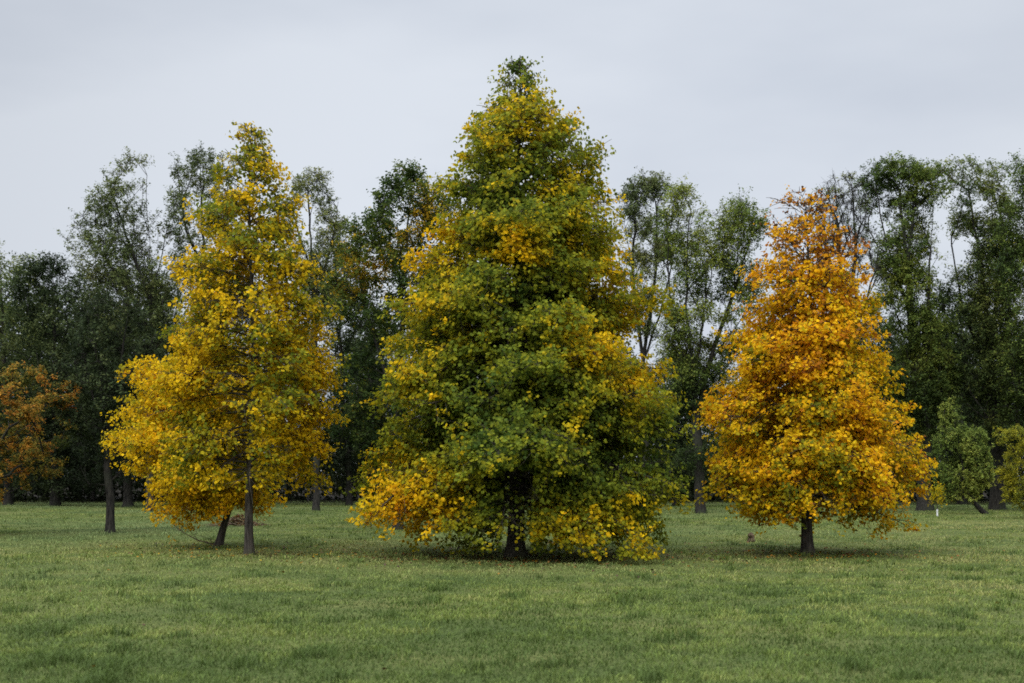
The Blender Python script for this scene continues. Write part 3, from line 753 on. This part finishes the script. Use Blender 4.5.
P = np.concatenate(P); C = np.concatenate(C)
o = link('fallen_leaves', leaf_mesh('fallen_leaves', P, rng.normal(size=P.shape) * .35 + [0, 0, 1], rng.uniform(.03, .06, len(P)), C * .5, M_LITTER, rng, LOBED))
tag(o, 'brown and yellow fallen leaves scattered in the grass under the autumn trees', 'leaf litter', kind='stuff')

# ------------------------------------------------------------------ overcast sky and soft sun
SUN_EL, SUN_ROT = math.radians(46), math.radians(205)        # rotation clockwise from +Y
world = bpy.data.worlds.new('World'); scene.world = world; world.use_nodes = True
nt = world.node_tree; nt.nodes.clear(); N = nt.nodes.new; L = nt.links.new
out = N('ShaderNodeOutputWorld')
sky = N('ShaderNodeTexSky'); sky.sky_type = 'NISHITA'; sky.sun_disc = False
sky.sun_elevation = SUN_EL; sky.sun_rotation = SUN_ROT; sky.dust_density = 3.0
bgs = N('ShaderNodeBackground'); bgs.inputs['Strength'].default_value = .05; L(sky.outputs[0], bgs.inputs['Color'])
tc = N('ShaderNodeTexCoord'); mp = N('ShaderNodeMapping'); mp.inputs['Scale'].default_value = (1.2, 1.2, 3.6)
L(tc.outputs['Generated'], mp.inputs['Vector'])
nz = N('ShaderNodeTexNoise'); nz.inputs['Scale'].default_value = 1.5; nz.inputs['Detail'].default_value = 5; nz.inputs['Roughness'].default_value = .5
L(mp.outputs['Vector'], nz.inputs['Vector'])
cr = N('ShaderNodeValToRGB'); cr.color_ramp.elements[0].position = .36; cr.color_ramp.elements[1].position = .62
cr.color_ramp.elements[0].color = (.595, .650, .745, 1); cr.color_ramp.elements[1].color = (.775, .825, .900, 1)
L(nz.outputs['Fac'], cr.inputs['Fac'])
# brighter towards the zenith, as under real cloud
sp = N('ShaderNodeSeparateXYZ'); L(tc.outputs['Generated'], sp.inputs[0])
mr = N('ShaderNodeMapRange'); mr.inputs['From Min'].default_value = .38; mr.inputs['From Max'].default_value = 1.0
mr.inputs['To Min'].default_value = 1.0; mr.inputs['To Max'].default_value = 2.4; L(sp.outputs['Z'], mr.inputs['Value'])
mx = N('ShaderNodeMix'); mx.data_type = 'RGBA'; mx.blend_type = 'MULTIPLY'; mx.inputs['Factor'].default_value = 1
L(cr.outputs['Color'], mx.inputs['A']); L(mr.outputs['Result'], mx.inputs['B'])
# the cloud is thinner, so brighter, around the hidden sun
def lobe(direction, lo, hi, v0, v1):
    dt = N('ShaderNodeVectorMath'); dt.operation = 'DOT_PRODUCT'; L(tc.outputs['Generated'], dt.inputs[0])
    n_ = np.array(direction, float); dt.inputs[1].default_value = tuple(n_ / np.linalg.norm(n_))
    r_ = N('ShaderNodeMapRange'); r_.interpolation_type = 'SMOOTHSTEP'; L(dt.outputs['Value'], r_.inputs['Value'])
    for k_, q_ in (('From Min', lo), ('From Max', hi), ('To Min', v0), ('To Max', v1)): r_.inputs[k_].default_value = q_
    return r_
SUNV = (math.sin(SUN_ROT) * math.cos(SUN_EL), math.cos(SUN_ROT) * math.cos(SUN_EL), math.sin(SUN_EL))
l1 = lobe(SUNV, .25, 1.0, 1.0, 2.6); l2 = lobe((.06, 1, .16), .90, 1.0, .90, 1.02)
mm = N('ShaderNodeMath'); mm.operation = 'MULTIPLY'; L(l1.outputs[0], mm.inputs[0]); L(l2.outputs[0], mm.inputs[1])
bgc = N('ShaderNodeBackground'); L(mm.outputs[0], bgc.inputs['Strength']); L(mx.outputs['Result'], bgc.inputs['Color'])
ms = N('ShaderNodeMixShader'); ms.inputs['Fac'].default_value = .90
L(bgs.outputs[0], ms.inputs[1]); L(bgc.outputs[0], ms.inputs[2]); L(ms.outputs[0], out.inputs['Surface'])

sl = bpy.data.lights.new('sun', 'SUN'); sl.energy = 1.5; sl.angle = math.radians(35); sl.color = (1, .95, .86)
so = bpy.data.objects.new('sun', sl); COL.objects.link(so)
# light arrives from the sky's sun direction
from mathutils import Vector
sd_ = Vector((math.sin(SUN_ROT) * math.cos(SUN_EL), math.cos(SUN_ROT) * math.cos(SUN_EL), math.sin(SUN_EL)))
so.rotation_euler = sd_.to_track_quat('Z', 'Y').to_euler(); so.location = sd_ * 60

# ------------------------------------------------------------------ camera
cam = bpy.data.cameras.new('camera'); co = bpy.data.objects.new('camera', cam); COL.objects.link(co)
cam.sensor_width = 36; cam.lens = F / 1024 * 36
co.location = (0, 0, CAMZ); co.rotation_euler = (PI / 2, 0, 0)
cam.shift_y = (HOR - 341.5) / 1024
cam.clip_start = .1; cam.clip_end = 6000
cam.dof.use_dof = True; cam.dof.focus_distance = 31; cam.dof.aperture_fstop = 2.0
scene.camera = co

scene.render.engine = 'CYCLES'
scene.cycles.max_bounces = 6; scene.cycles.diffuse_bounces = 4; scene.cycles.transmission_bounces = 3
scene.cycles.use_denoising = False
scene.cycles.filter_width = 1.7
scene.view_settings.view_transform = 'Standard'; scene.view_settings.look = 'None'; scene.view_settings.exposure = 0
print('leaves', counts, sum(counts.values()), 'blades', NB)
